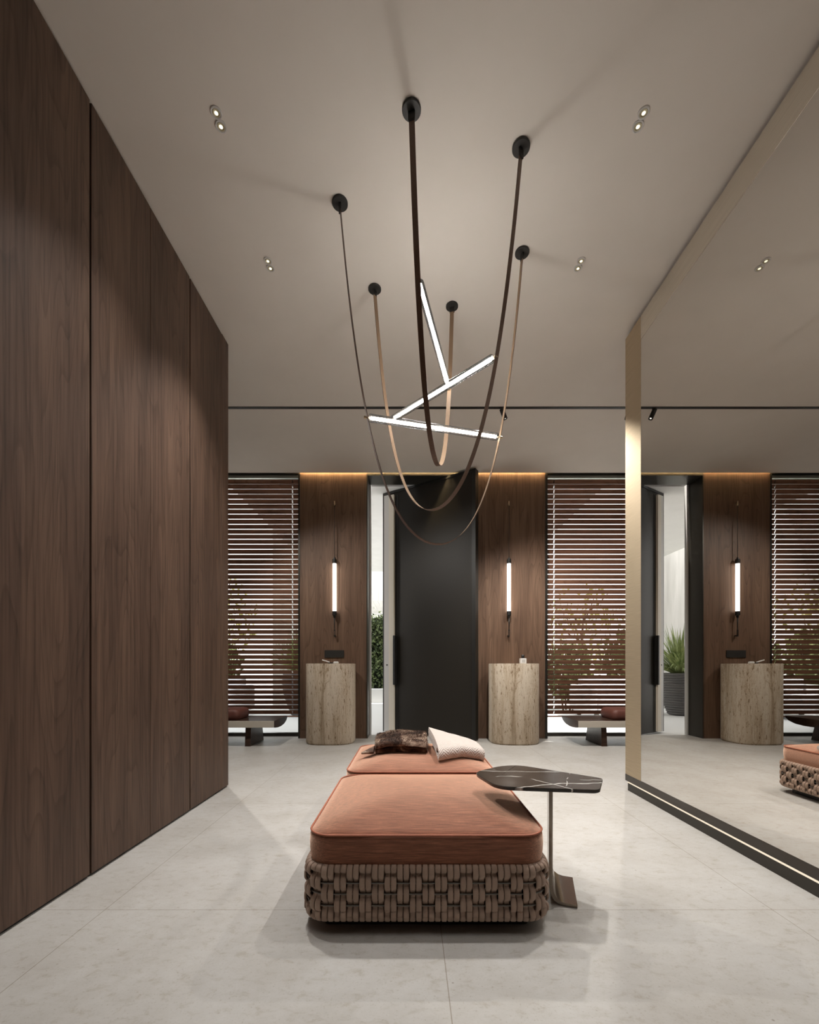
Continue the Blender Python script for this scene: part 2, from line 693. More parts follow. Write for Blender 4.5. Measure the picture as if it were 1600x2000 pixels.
struct(obj('floor', box(B(), XL, XR, -2.6, WY + WT + 0.02, -0.12, 0.0), FLOOR), 'pale limestone floor laid in large square tiles')
struct(obj('ceiling', box(B(), XL, XR, -2.6, CE, H, H + 0.08), CEIL), 'plain warm white painted ceiling')
b = B()
box(b, XL - 0.1, XR + 0.1, WY + 0.003, WY + WT - 0.003, H + 0.0, H + 0.3)      # lintel, its face shows in the cove slot
struct(obj('wall_back', b, DARKMETAL), 'dark lintel above the entrance and both windows')
struct(obj('wall_back_left', box(B(), PL, DL - 0.012, WY, WY + WT, 0.0, H + 0.12), WOOD2), 'brown timber clad wall panel left of the entrance door')
struct(obj('wall_back_right', box(B(), DR + 0.012, PR, WY, WY + WT, 0.0, H + 0.12), WOOD2), 'brown timber clad wall panel right of the entrance door')
struct(obj('ceiling_cove', box(B(), XL, XR, CE - 0.06, WY + 0.02, H + 0.16, H + 0.2), CEIL), 'top of the light slot between ceiling and back wall')
struct(obj('wall_front', box(B(), XL, XR, -2.7, -2.6, 0, H), CEIL), 'plain wall behind the viewer')
b = B()
box(b, XL - 0.1, XL, -2.6, WY + WT, 0, H)
struct(obj('wall_left', b, WOOD2), 'timber side wall at the left end of the rear zone')
b = B()
box(b, XR, XR + 0.1, -2.6, WY + WT, 0, H)
struct(obj('wall_right', b, WOOD2), 'timber side wall at the right end of the rear zone')
struct(obj('wall_partition_left', box(B(), XL, -2.0, 3.1, LEND, 0, H), WOOD), 'timber return wall beside the wardrobes')
struct(obj('wall_partition_right', box(B(), 1.62, 2.1, -2.6, MEND - 0.01, 0, H), WOOD), 'partition wall that carries the big mirror')
struct(obj('wall_wardrobe_side', box(B(), -2.0, LX, -2.6, 0.98, 0, H), WOOD), 'timber panelling beyond the wardrobes')

# slim metal trims at the outer edges of the timber panels
struct(obj('trim_1', box(B(), PL - 0.022, PL - 0.001, WY - 0.004, WY + WT, 0, H - 0.001), DARKMETAL), 'slim dark metal edge of the left timber panel')
struct(obj('trim_2', box(B(), PR + 0.001, PR + 0.03, WY - 0.004, WY + WT, 0, H - 0.001), DARKMETAL), 'slim dark metal edge of the right timber panel')

# entrance door: dark frame + pivoting leaf
door = struct_empty('door_1', (0.16, WY, 0), 'tall dark metal pivot door standing half open in the back wall')
door['category'] = 'door'
ox = door.location.x
b = B()
box(b, DL - 0.012 - ox, DL - ox, -0.003, WT + 0.004, 0, H - 0.002)
box(b, DR - ox, DR + 0.012 - ox, -0.003, WT + 0.004, 0, H - 0.002)
box(b, DL - ox, DR - ox, -0.003, WT + 0.004, H - 0.022, H - 0.002)
obj('door_frame', b, DARKMETAL, door)
b = B()
for x0, x1 in ((DL - 0.012, DL + 0.022), (DR - 0.022, DR + 0.012)):
    box(b, x0 - ox, x1 - ox, WT + 0.005, WT + 0.05, 0, H - 0.02)
obj('outer_stop', b, PALETRIM, door)
# leaf: near end A, far end Bp
A = Vector((0.800, 5.215, 0)); Bp = Vector((-0.372, 5.985, 0))
ang = math.atan2(Bp.y - A.y, Bp.x - A.x)
LEN = (Bp - A).length
ML = Matrix.Translation(A - Vector((ox, WY, 0))) @ Matrix.Rotation(ang, 4, 'Z')     # local x along the leaf, +y towards the room


def leaf_obj(name, bm, m, smooth=False):
    bmesh.ops.transform(bm, matrix=ML, verts=bm.verts)
    return obj(name, bm, m, door, smooth)


DH = 3.315


def door_mat():
    m, nt, N, L, p = mat('blackened_door_metal')
    f = noise(N, L, coords(N, L, (1, 1, 1)), 260.0, 2, 0.6)
    c = ramp(N, L, f, [(0.3, (0.016, 0.014, 0.0115)), (0.7, (0.028, 0.0245, 0.020))])
    L.new(c, p.inputs['Base Color'])
    p.inputs['Metallic'].default_value = 0.0
    p.inputs['Specular IOR Level'].default_value = 0.28
    p.inputs['Roughness'].default_value = 0.46
    bump(N, L, p, f, 0.12, 0.001)
    return m


DOORM = door_mat()
leaf_obj('door_leaf', box(B(), 0.0, LEN, -0.085, -0.012, 0.008, DH, 0.002, 1), DOORM)
b = B()   # black perimeter channel
box(b, 0.0, LEN, -0.0119, -0.002, DH - 0.03, DH)
box(b, 0.0, 0.05, -0.0119, -0.002, 0.008, DH - 0.03)
box(b, LEN - 0.022, LEN, -0.0119, -0.002, 0.008, DH - 0.03)
leaf_obj('edge_channel', b, BLACK)
leaf_obj('inlay_panel', box(B(), LEN - 0.118, LEN - 0.022, -0.0119, 0.001, 0.01, DH - 0.04), mk('grey_inlay', (0.64, 0.63, 0.61), 0.45))
leaf_obj('inlay_board', box(B(), LEN - 0.200, LEN - 0.118, -0.0119, 0.020, 0.02, DH - 0.06), mk('pale_oak_inlay', (0.80, 0.74, 0.63), 0.5))
leaf_obj('shadow_channel', box(B(), LEN - 0.255, LEN - 0.2, -0.0119, -0.009, 0.02, DH - 0.06), BLACK)
leaf_obj('pull_handle', box(B(), LEN - 0.235, LEN - 0.201, -0.009, 0.045, 0.66, 1.33, 0.004, 1), BLACK)
lk = B()
lathe(lk, [(0.011, 0), (0.011, 0.006)], 12)
bmesh.ops.transform(lk, matrix=Matrix.Translation((LEN - 0.075, 0.001, 0.93)) @ Matrix.Rotation(R(-90), 4, 'X'), verts=lk.verts)
leaf_obj('lock_cylinder', lk, BLACK)

# windows with frame and pane
for k, (x0, x1, lab) in enumerate(((XL, PL - 0.022, 'tall fixed window left of the entrance behind a wooden blind'), (PR + 0.03, XR, 'tall fixed window right of the entrance behind a wooden blind'))):
    w = struct_empty('window_%d' % (k + 1), ((x0 + x1) / 2, WY + 0.19, 0), lab)
    hw = (x1 - x0) / 2
    b = B()
    box(b, -hw, hw, -0.03, 0.04, 0, 0.045)
    box(b, -hw, hw, -0.03, 0.04, H - 0.05, H)
    box(b, -hw, -hw + 0.03, -0.03, 0.04, 0.045, H - 0.05)
    box(b, hw - 0.03, hw, -0.03, 0.04, 0.045, H - 0.05)
    obj('window_frame', b, DARKMETAL, w)
    obj('window_pane', box(B(), -hw + 0.03, hw - 0.03, 0.0, 0.008, 0.045, H - 0.05), GLASS, w)

# cove LED strip hidden above the ceiling edge, grazing the wall
led = thing('cove_light', 'warm light strip in the slot along the ceiling edge of the back wall', 'light strip', (0.16, CE, H + 0.04))
obj('led_strip', box(B(), PL - 0.16, PR - 0.16, 0.004, 0.007, 0.0, 0.012), E_COVE, led)
obj('led_channel', box(B(), PL - 0.16, PR - 0.16, 0.0005, 0.0039, -0.004, 0.016), BRASSPIN, led)

# ================================================================= WARDROBES


def wardrobe(y0, y1, split, label, filler=0.0):
    t = thing('wardrobe', label, 'wardrobe', (LX, (y0 + y1) / 2, 0), 0, 'built-in wardrobes along the left wall')
    cy = (y0 + y1) / 2
    g = 0.003
    obj('body', box(B(), -0.62, -0.024, y0 - cy + 0.001, y1 - cy - (0.001 if filler == 0 else 0.0), 0.02, H - 0.004), BLACK, t)
    obj('plinth', box(B(), -0.60, -0.012, y0 - cy + 0.001, y1 - cy - 0.002, 0.0, 0.02), BLACK, t)
    y2 = y1 - filler
    for a, c, g0, g1 in ((y0, split, 0.0035, 0.0012), (split, y2, 0.0012, 0.0035 if filler == 0 else 0.0008)):
        d = obj('door', box(B(), -0.023, 0.0, a - cy + g0, c - cy - g1, 0.012, H - 0.012, 0.0012, 1), WOOD, t)
    if filler:
        obj('end_panel', box(B(), -0.62, 0.0, y2 - cy + 0.0008, y1 - cy, 0.012, H - 0.006, 0.0012, 1), WOOD, t)
    return t


wardrobe(0.99, 1.843, 1.42, 'walnut wardrobe nearest the viewer, cut by the left edge of the photo')
wardrobe(1.847, 2.679, 2.271, 'walnut double wardrobe in the middle of the left wall, between two dark gaps')
wardrobe(2.683, LEND, 3.12, 'walnut wardrobe at the far end of the left wall, beside the window blind', 0.105)

# ================================================================= MIRROR
MC = 1.35
mir = thing('wall_mirror', 'huge brass framed mirror covering the right wall', 'mirror', (MX, MC, 0))
Y0, Y1 = -1.6 - MC, MEND - MC
zt, zb, zi, zo = 3.144, 0.12, 3.304, 0.072
obj('mirror_glass', box(B(), 0.0, 0.006, Y0 + 0.2, Y1 - 0.21, zb, zt), MIRROR, mir)
obj('frame_side', box(B(), -0.001, 0.012, Y1 - 0.21, Y1, zb, zi), BRASS, mir)
obj('frame_side', box(B(), -0.001, 0.012, Y0, Y0 + 0.2, zb, zi), BRASS, mir)
obj('frame_top', box(B(), -0.001, 0.012, Y0 + 0.2, Y1 - 0.21, zt, zi), BRONZE, mir)
obj('frame_bottom', box(B(), -0.002, 0.012, Y0, Y1, zo, zb), BANDM, mir)
obj('backing', box(B(), 0.0121, 0.034, Y0, Y1 - 0.002, zo, zi), BLACK, mir)
obj('edge_strip', box(B(), 0.004, 0.02, Y0, Y1 - 0.02, 0.0595, 0.0645), E_EDGE, mir)
obj('plinth', box(B(), 0.012, 0.034, Y0, Y1 - 0.01, 0.0, 0.058), DARKMETAL, mir)

# ================================================================= BLINDS
TAU = R(65)
SW, SP = 0.0545, 0.0639


def blind(x0, x1, holes, label):
    cx = (x0 + x1) / 2
    t = thing('venetian_blind', label, 'blind', (cx, WY + 0.055, 0), 0, 'wooden blinds on the two windows')
    b = B()
    dv = Vector((0, math.cos(TAU), -math.sin(TAU)))
    nv = Vector((0, math.sin(TAU), math.cos(TAU)))
    th = 0.0030

    def plank(xa, xb, u0, u1, z):
        c = Vector((0, 0, z))
        vs = []
        for x in (xa, xb):
            for u in (u0, u1):
                for q in (-th / 2, th / 2):
                    vs.append(b.verts.new(Vector((x - cx, 0, 0)) + c + dv * (u * SW) + nv * q))
        for f in ((0, 1, 3, 2), (4, 6, 7, 5), (0, 4, 5, 1), (2, 3, 7, 6), (0, 2, 6, 4), (1, 5, 7, 3)):
            b.faces.new([vs[i] for i in f])

    n = 47
    z1 = 3.266
    for i in range(n):
        z = z1 - i * SP
        xs = [x0] + [v for h in holes for v in (h - 0.0065, h + 0.0065)] + [x1]
        for j in range(0, len(xs), 2):
            plank(xs[j], xs[j + 1], -0.5, 0.5, z)
        for h in holes:
            plank(h - 0.0065, h + 0.0065, -0.5, -0.34, z)
            plank(h - 0.0065, h + 0.0065, 0.34, 0.5, z)
    obj('slats', b, SLAT, t)
    zl = z1 - n * SP
    obj('bottom_rail', box(B(), x0 - cx, x1 - cx, -0.018, 0.018, zl + 0.002, zl + 0.018, 0.003, 1), SLAT, t)
    obj('headrail', box(B(), x0 - cx, x1 - cx, -0.028, 0.03, H - 0.042, H - 0.002), mk('brushed_headrail', (0.35, 0.37, 0.34), 0.35, 0.8), t)
    for h in holes:
        obj('lift_cord', tube(B(), [(h - cx, 0, zl + 0.018), (h - cx, 0, H - 0.042)], 0.0013, 6), mk('blind_cord', (0.10, 0.06, 0.04), 0.8), t)
    return t


blind(XL + 0.02, PL - 0.030, [-3.1, -2.55, -1.492], 'half open wooden blind on the window left of the entrance')
blind(PR + 0.036, XR - 0.02, [1.842, 2.95, 3.4], 'half open wooden blind on the window right of the entrance')

# ================================================================= CEILING TRACK AND SPOTLIGHTS
trk = tag(obj('track_rail', box(B(), XL + 0.02, XR - 0.02, 4.028, 4.058, H - 0.006, H - 0.0005), BLACK), 'thin black track running across the ceiling', 'track')


def spotlight(loc, aim, label, e=210.0):
    t = thing('track_spotlight', label, 'spotlight', loc, 0, 'black spotlights on the ceiling track')
    a = Vector(aim).normalized()
    obj('stem', tube(B(), [(0, 0, 0.0), (0, 0, -0.052)], 0.0045, 8), BLACK, t)
    c = Vector((0, 0, -0.058))
    rot = Vector((0, 0, 1)).rotation_difference(a).to_matrix().to_4x4()
    b = B()
    lathe(b, [(0.006, -0.052), (0.019, -0.052), (0.021, -0.050), (0.021, 0.046), (0.019, 0.047), (0.017, 0.038), (0.004, 0.036)], 20)
    bmesh.ops.transform(b, matrix=Matrix.Translation(c) @ rot, verts=b.verts)
    obj('barrel', b, BLACK, t, True, 40)
    b = B()
    lathe(b, [(0.001, 0.0385), (0.0085, 0.0385), (0.007, 0.041)], 16)
    bmesh.ops.transform(b, matrix=Matrix.Translation(c) @ rot, verts=b.verts)
    obj('lens', b, E_SPOT, t, True)
    ld = bpy.data.lights.new('spot_lamp', 'SPOT')
    ld.energy = e
    ld.color = (1.0, 0.955, 0.89)
    ld.spot_size = R(114)
    ld.spot_blend = 0.6
    ld.shadow_soft_size = 0.012
    lo = link(bpy.data.objects.new('spot_lamp', ld), t)
    lo.location = c + a * 0.052
    lo.rotation_euler = a.to_track_quat('-Z', 'Y').to_euler()
    return t


spotlight((0.885, 4.043, H - 0.006), (0.27, 0.04, -0.62), 'small black spotlight hanging from the ceiling track, right of the chandelier')
spotlight((-1.93, 4.043, H - 0.006), (0.36, 0.06, -0.62), 'added unseen black spotlight at the left end of the ceiling track, behind the wardrobes', 140.0)  # unseen lamp, added to light the left plinth and panel
spotlight((2.055, 4.043, H - 0.006), (-0.2, 0.0, -0.8), 'black spotlight on the track just behind the brass mirror edge', 130.0)

# ================================================================= DOWNLIGHTS


DLRING = mk('downlight_ring', (0.66, 0.64, 0.61), 0.4)
DLCONE = mk('downlight_reflector', (0.70, 0.62, 0.42), 0.35)


def downlight(x, y, label, e=1.0):
    t = thing('downlight', label, 'downlight', (x, y, H), 0, 'small recessed ceiling downlights')
    b = B()
    lathe(b, [(0.0245, -0.0002), (0.0245, -0.004), (0.022, -0.0055), (0.018, -0.0045), (0.0165, -0.0012)], 28)
    obj('trim_ring', b, DLRING, t, True, 40)
    b = B()
    lathe(b, [(0.0165, -0.0046), (0.0155, -0.0048), (0.011, -0.0042), (0.010, -0.0040)], 20)
    obj('reflector', b, DLCONE, t, True)
    b = B()
    lathe(b, [(0.0098, -0.0042), (0.006, -0.0052), (0.001, -0.0056)], 20)
    obj('lens', b, E_LENS, t, True)
    ld = bpy.data.lights.new('downlight_lamp', 'SPOT')
    ld.energy = SPOT_W * e
    ld.color = (1.0, 0.97, 0.935)
    ld.spot_size = R(82)
    ld.spot_blend = 1.0
    ld.shadow_soft_size = 0.012
    lo = link(bpy.data.objects.new('downlight_lamp', ld), t)
    lo.location = (0, 0, -0.03)
    return t


for y, nm in ((1.915, 'front'), (2.605, 'rear'), (1.225, 'overhead'), (0.535, 'last')):
    for x, sd in ((-0.85, 'wardrobe'), (1.03, 'mirror')):
        downlight(x, y - 0.024, e=1.55 if y > 2 else (0.75 if y > 1.5 else 0.16), label='white recessed downlight, nearer one of the %s pair on the %s side' % (nm, sd))
        downlight(x, y + 0.024, e=1.55 if y > 2 else (0.75 if y > 1.5 else 0.16), label='white recessed downlight, farther one of the %s pair on the %s side' % (nm, sd))

# ================================================================= CHANDELIER
CX, CY = 0.149, 2.391
ch = thing('chandelier', 'chandelier of three looped leather straps and crossing light tubes', 'chandelier', (CX, CY, H))
ENDS = [((0.009, 1.879), (0.287, 2.903), 2.039, 2.66, 2.704, (0.122, 0.886)),
        ((0.523, 2.015), (-0.224, 2.770), 1.779, 2.90, 2.428, (0.1365, 0.848)),
        ((-0.365, 2.257), (0.662, 2.527), 1.583, 3.15, 2.231, (0.130, 0.866))]
SWID = 0.026
for (a, c, zl, k, zr, (t0, t1)) in ENDS:
    a = Vector((a[0] - CX, a[1] - CY, 0)); c = Vector((c[0] - CX, c[1] - CY, 0))
    along = (c - a).normalized()
    side = Vector((-along.y, along.x, 0))
    for e in (a, c):
        b = B()
        lathe(b, [(0.040, -0.0003), (0.041, -0.002), (0.041, -0.010), (0.039, -0.012)], 32, (e.x, e.y, 0))
        cn = obj('canopy', b, CANOPY, ch, True, 40)
        b = B()
        tx = Matrix.Translation(Vector((e.x, e.y, 0))) @ Matrix.Rotation(math.atan2(side.y, side.x), 4, 'Z')
        box(b, -0.0155, 0.0155, -0.005, 0.005, -0.05, -0.012, 0.002, 1)
        bmesh.ops.transform(b, matrix=tx, verts=b.verts)
        obj('strap_clamp', b, CANOPY, cn)
    top = -0.020
    dep = (H + top) - zl
    n = 120

    def P(t):
        s = 2 * t - 1
        z = zl - H + dep * (math.cosh(k * s) - 1) / (math.cosh(k) - 1)
        q = a + (c - a) * t
        return Vector((q.x, q.y, z))

    # arc-length spaced parameter values so that the bend is smooth
    ts = [i / 2000 for i in range(2001)]
    acc = [0.0]
    for i in range(2000):
        acc.append(acc[-1] + (P(ts[i + 1]) - P(ts[i])).length)
    path = []
    j = 0
    for i in range(n + 1):
        want = acc[-1] * i / n
        while j < 1999 and acc[j + 1] < want:
            j += 1
        path.append(P(ts[j]))
    rings = []
    for i, p in enumerate(path):
        tg = (path[min(i + 1, n)] - path[max(i - 1, 0)]).normalized()
        nn = tg.cross(side).normalized()
        hw, ht = SWID / 2, 0.0016
        rings.append([p + side * hw + nn * ht, p - side * hw + nn * ht, p - side * hw - nn * ht, p + side * hw - nn * ht])
    so = obj('strap', loft(B(), rings), LEATHER, ch)
    so.data.materials.append(STRAP_LIT)
    for f in so.data.polygons:      # the side that faces the middle of the loop
        mid = Vector(((a.x + c.x) / 2, (a.y + c.y) / 2, f.center.z + 0.25))
        if f.normal.dot((mid - f.center).normalized()) > 0.05 and f.area > 0.0002:
            f.material_index = 1
    # light tube across the loop
    p0, p1 = P(t0), P(t1)
    p0.z = p1.z = zr - H
    d = (p1 - p0).normalized()
    q0, q1 = p0 + d * 0.014, p1 - d * 0.014
    tb = obj('light_tube', tube(B(), [q0 + d * 0.012, q1 - d * 0.012], 0.0085, 16), E_TUBE, ch, True, 60)
    b = B()
    rr = [0.018, 0.0205, 0.0205, 0.018]
    tube(b, [q0, q0 + d * 0.004, q1 - d * 0.004, q1], rr, 24)
    obj('acrylic_sleeve', b, ACRYL, tb, True, 60)
    for e, sg in ((p0, 1), (p1, -1)):
        b = tube(B(), [e - d * sg * 0.012, e - d * sg * 0.006, e + d * sg * 0.016], [0.0075, 0.0075, 0.0035], 10)
        obj('end_pin', b, BRASSPIN, tb, True, 50)

# ================================================================= WALL PENDANTS


def pendant(x, label, group):
    y = WY - 0.045
    t = thing('wall_light', label, 'wall light', (x, WY, 0), 0, group)
    oy = -0.045
    b = B()
    tube(b, [(0, 0.0, 2.958), (0, oy - 0.006, 2.958)], 0.006, 10)
    tube(b, [(0, oy, 2.978), (0, oy, 2.925)], [0.008, 0.0085], 12)
    obj('wall_hook', b, BRASSPIN, t, True, 50)
    obj('cord', tube(B(), [(0, oy, 2.924), (0, oy, 2.26)], 0.0035, 8), mk('grey_cord', (0.055, 0.045, 0.04), 0.8), t, True)
    b = B()
    lathe(b, [(0.004, 2.272), (0.012, 2.271), (0.0135, 2.252), (0.0262, 2.250), (0.0265, 2.205), (0.0255, 2.1965), (0.01, 2.196)], 24, (0, oy, 0))
    obj('top_cap', b, BLACK, t, True, 40)
    b = B()
    lathe(b, [(0.018, 1.6005), (0.0225, 1.601), (0.0225, 2.1955), (0.018, 2.196)], 24, (0, oy, 0))
    obj('glass_tube', b, E_WALL, t, True, 40)
    b = B()
    lathe(b, [(0.01, 1.600), (0.0255, 1.5995), (0.0265, 1.592), (0.0262, 1.548), (0.016, 1.546), (0.0135, 1.52), (0.004, 1.518)], 24, (0, oy, 0))
    cap = obj('bottom_cap', b, BLACK, t, True, 40)
    b = B()
    tube(b, [(0, oy, 1.525), (0, oy, 1.36)], [0.008, 0.005], 8)
    obj('tail_rod', b, BLACK, t, True)
    b = B()
    box(b, -0.009, 0.009, oy - 0.004, oy + 0.004, 1.352, 1.37)
    box(b, -0.009, -0.004, oy - 0.004, oy + 0.004, 1.30, 1.352)
    box(b, 0.004, 0.009, oy - 0.004, oy + 0.004, 1.30, 1.352)
    box(b, -0.009, 0.009, oy - 0.004, 0.0, 1.285, 1.30)
    obj('wall_clip', b, BLACK, t)
    return t


G = 'tube lights hung on the timber wall panels'
pendant(-0.939, 'slim lit tube wall light above the left travertine plinth', G)
pendant(1.246, 'slim lit tube wall light above the right travertine plinth', G)

tag(obj('control_panel', box(B(), -1.072, -0.828, WY - 0.012, WY - 0.0005, 1.02, 1.112, 0.002, 1), mk('textured_black', (0.016, 0.015, 0.013), 0.7)), 'flat black wall switch plate under the left wall light', 'switch plate')

# ================================================================= TRAVERTINE PLINTHS


def superell(a, bb, e, n=64):
    out = []
    for i in range(n):
        t = 2 * PI * i / n
        cx, sy = math.cos(t), math.sin(t)
        out.append((a * math.copysign(abs(cx) ** (2 / e), cx), bb * math.copysign(abs(sy) ** (2 / e), sy)))
    return out


def plinth(x, label):
    a, bb = 0.289, 0.246
    rings = []
    prof = [(0.955, 0.0), (0.955, 0.012), (0.985, 0.014), (1.0, 0.026), (1.0, 0.937), (0.993, 0.942)]
    for s, z in prof:
        rings.append([(px * s, py * s, z) for px, py in superell(a, bb, 2.7)])
    o = obj('stone_plinth', loft(B(), rings), TRAV, None, True, 35)
    o.location = (x, 5.180, 0)
    return tag(o, label, 'plinth', 'rounded travertine plinths by the door')


plinth(-0.944, 'rounded travertine plinth below the left wall light and switch plate')
plinth(1.252, 'rounded travertine plinth with a white bottle, right of the door')

# right plinth: square white bottle with black cap
bt = thing('soap_bottle', 'small square white bottle with a black cap on the right plinth', 'bottle', (1.345, 5.10, 0.942))
obj('body', box(B(), -0.034, 0.034, -0.034, 0.034, 0.0, 0.062, 0.004, 2), WHITE, bt)
obj('paper_label', box(B(), -0.020, 0.020, -0.0352, -0.0342, 0.012, 0.05), mk('grey_label', (0.55, 0.55, 0.54), 0.7), bt)
b = B()
lathe(b, [(0.019, 0.0622), (0.020, 0.066), (0.0205, 0.09), (0.016, 0.100), (0.010, 0.106), (0.003, 0.1065)], 20)
obj('cap', b, BLACK, bt, True, 40)
# left plinth: brush leaning + soap bar
br = thing('brush', 'small white handled black brush lying on the left plinth', 'brush', (-0.965, 5.10, 0.942), 0)
b = B()
box(b, -0.026, 0.026, -0.013, 0.013, -0.014, -0.0015, 0.003, 1)
bmesh.ops.transform(b, matrix=Matrix.Translation((0.03, 0, 0.0165)), verts=b.verts)
obj('bristle_head', b, BLACK, br)
b = B()
rings = []
for s in range(9):
    u = s / 8
    px = 0.018 - 0.088 * u
    hh = 0.006 + 0.002 * math.sin(u * PI)
    pz = 0.0165 + 0.026 * u
    rings.append([(px + 0.002 * math.cos(q) * 0, 0.010 * math.cos(q), pz + hh * math.sin(q)) for q in [2 * PI * i / 12 for i in range(12)]])
obj('handle', loft(b, rings), WHITE, br, True, 50)
b = B()
rings = []
for z, s in ((0.0, 0.82), (0.004, 0.96), (0.012, 1.0), (0.020, 0.92), (0.025, 0.7)):
    rings.append(rrect(0.031 * s, 0.02 * s, 0.012 * s, 5, z))
sb = obj('soap_bar', loft(b, rings), WHITE, None, True, 60)
sb.location = (-0.868, 5.08, 0.942)
tag(sb, 'small white rounded soap bar right of the brush on the left plinth', 'soap')

# ================================================================= BENCHES


def bench(sign, label, clabel):
    # sign -1: runs to the left from its right end; +1: mirrored
    cx = 0.188
    t = thing('bench', label, 'bench', (cx, 0, 0), 0, 'low wooden benches under the windows')
    xe = 1.715           # visible end, measured from cx
    x2 = 3.10
    def X(v):
        return sign * v
    # cross-section y,z
    sec = [(4.862, 0.2925), (4.862, 0.240), (4.866, 0.218), (4.90, 0.210), (5.0, 0.200), (5.12, 0.200), (5.24, 0.212), (5.33, 0.240), (5.372, 0.272), (5.376, 0.2925)]
    rings = []
    for v, s in ((xe, 0.0), (xe + 0.012, 0.006), (x2, 0.006)):
        rings.append([(X(v), y, z) for y, z in sec])
    obj('seat', loft(B(), rings), BENCHW, t, True, 30)
    b = B()
    xa, xb = sorted((X(xe + 0.004), X(x2 - 0.004)))
    box(b, xa, xb, 4.852, 4.8615, 0.2165, 0.2915, 0.002, 1)
    obj('front_panel', b, PALEBENCH, t)
    for v in (1.995, 2.95):
        xa, xb = sorted((X(v), X(v + 0.062)))
        b = B()
        vs = []
        for x in (xa, xb):
            vs.append([(x, 4.880, 0.0), (x, 5.33, 0.0), (x, 5.27, 0.2195), (x, 4.90, 0.2115)])
        loft(b, vs)
        obj('leg', b, BENCHW, t)
    xa, xb = sorted((X(2.145), X(2.75)))
    b = B()
    rings = []
    ccx = (xa + xb) / 2
    for z, s in ((0.0, 0.86), (0.012, 0.95), (0.045, 1.0), (0.075, 0.99), (0.10, 0.93), (0.115, 0.82), (0.123, 0.6), (0.126, 0.3)):
        rings.append(rrect(0.30 - 0.11 * (1 - s), 0.19 - 0.11 * (1 - s), 0.06 * s, 5, z))
    cu = obj('bench_cushion', loft(b, rings), mk('rust_leather', (0.135, 0.045, 0.032), 0.55), None, True, 60)
    cu.location = (cx + ccx, 5.11, 0.2925)
    tag(cu, clabel, 'cushion', 'rust cushions on the window benches')
    return t


bench(-1, 'low dark wood bench under the left window, partly behind the wardrobe', 'rust red cushion on the bench under the left window')
bench(1, 'low dark wood bench under the right window, partly behind the mirror', 'rust red cushion on the bench under the right window')

# ================================================================= OTTOMANS
OW = 0.43          # half size of the woven base (outside)
CR = 0.085         # corner radius


def perimeter(hw, r):
    L1 = 2 * (hw - r)
    arc = r * PI / 2
    total = 4 * (L1 + arc)

    def f(s):
        s %= total
        for k in range(4):
            th = k * PI / 2
            if s < L1:
                # side k: outward normal at angle th - 90deg
                nx, ny = math.cos(th - PI / 2), math.sin(th - PI / 2)
                tx, ty = math.cos(th), math.sin(th)
                q = s - L1 / 2
                return Vector((nx * hw + tx * q, ny * hw + ty * q, 0)), Vector((nx, ny, 0)), Vector((tx, ty, 0))
            s -= L1
            if s < arc:
                an = th - PI / 2 + s / r
                ccx = math.cos(th - PI / 2) * (hw - r) + math.cos(th) * (hw - r)
                ccy = math.sin(th - PI / 2) * (hw - r) + math.sin(th) * (hw - r)
                nx, ny = math.cos(an), math.sin(an)
                return Vector((ccx + nx * r, ccy + ny * r, 0)), Vector((nx, ny, 0)), Vector((-ny, nx, 0))
            s -= arc
        return f(0)
    return f, total


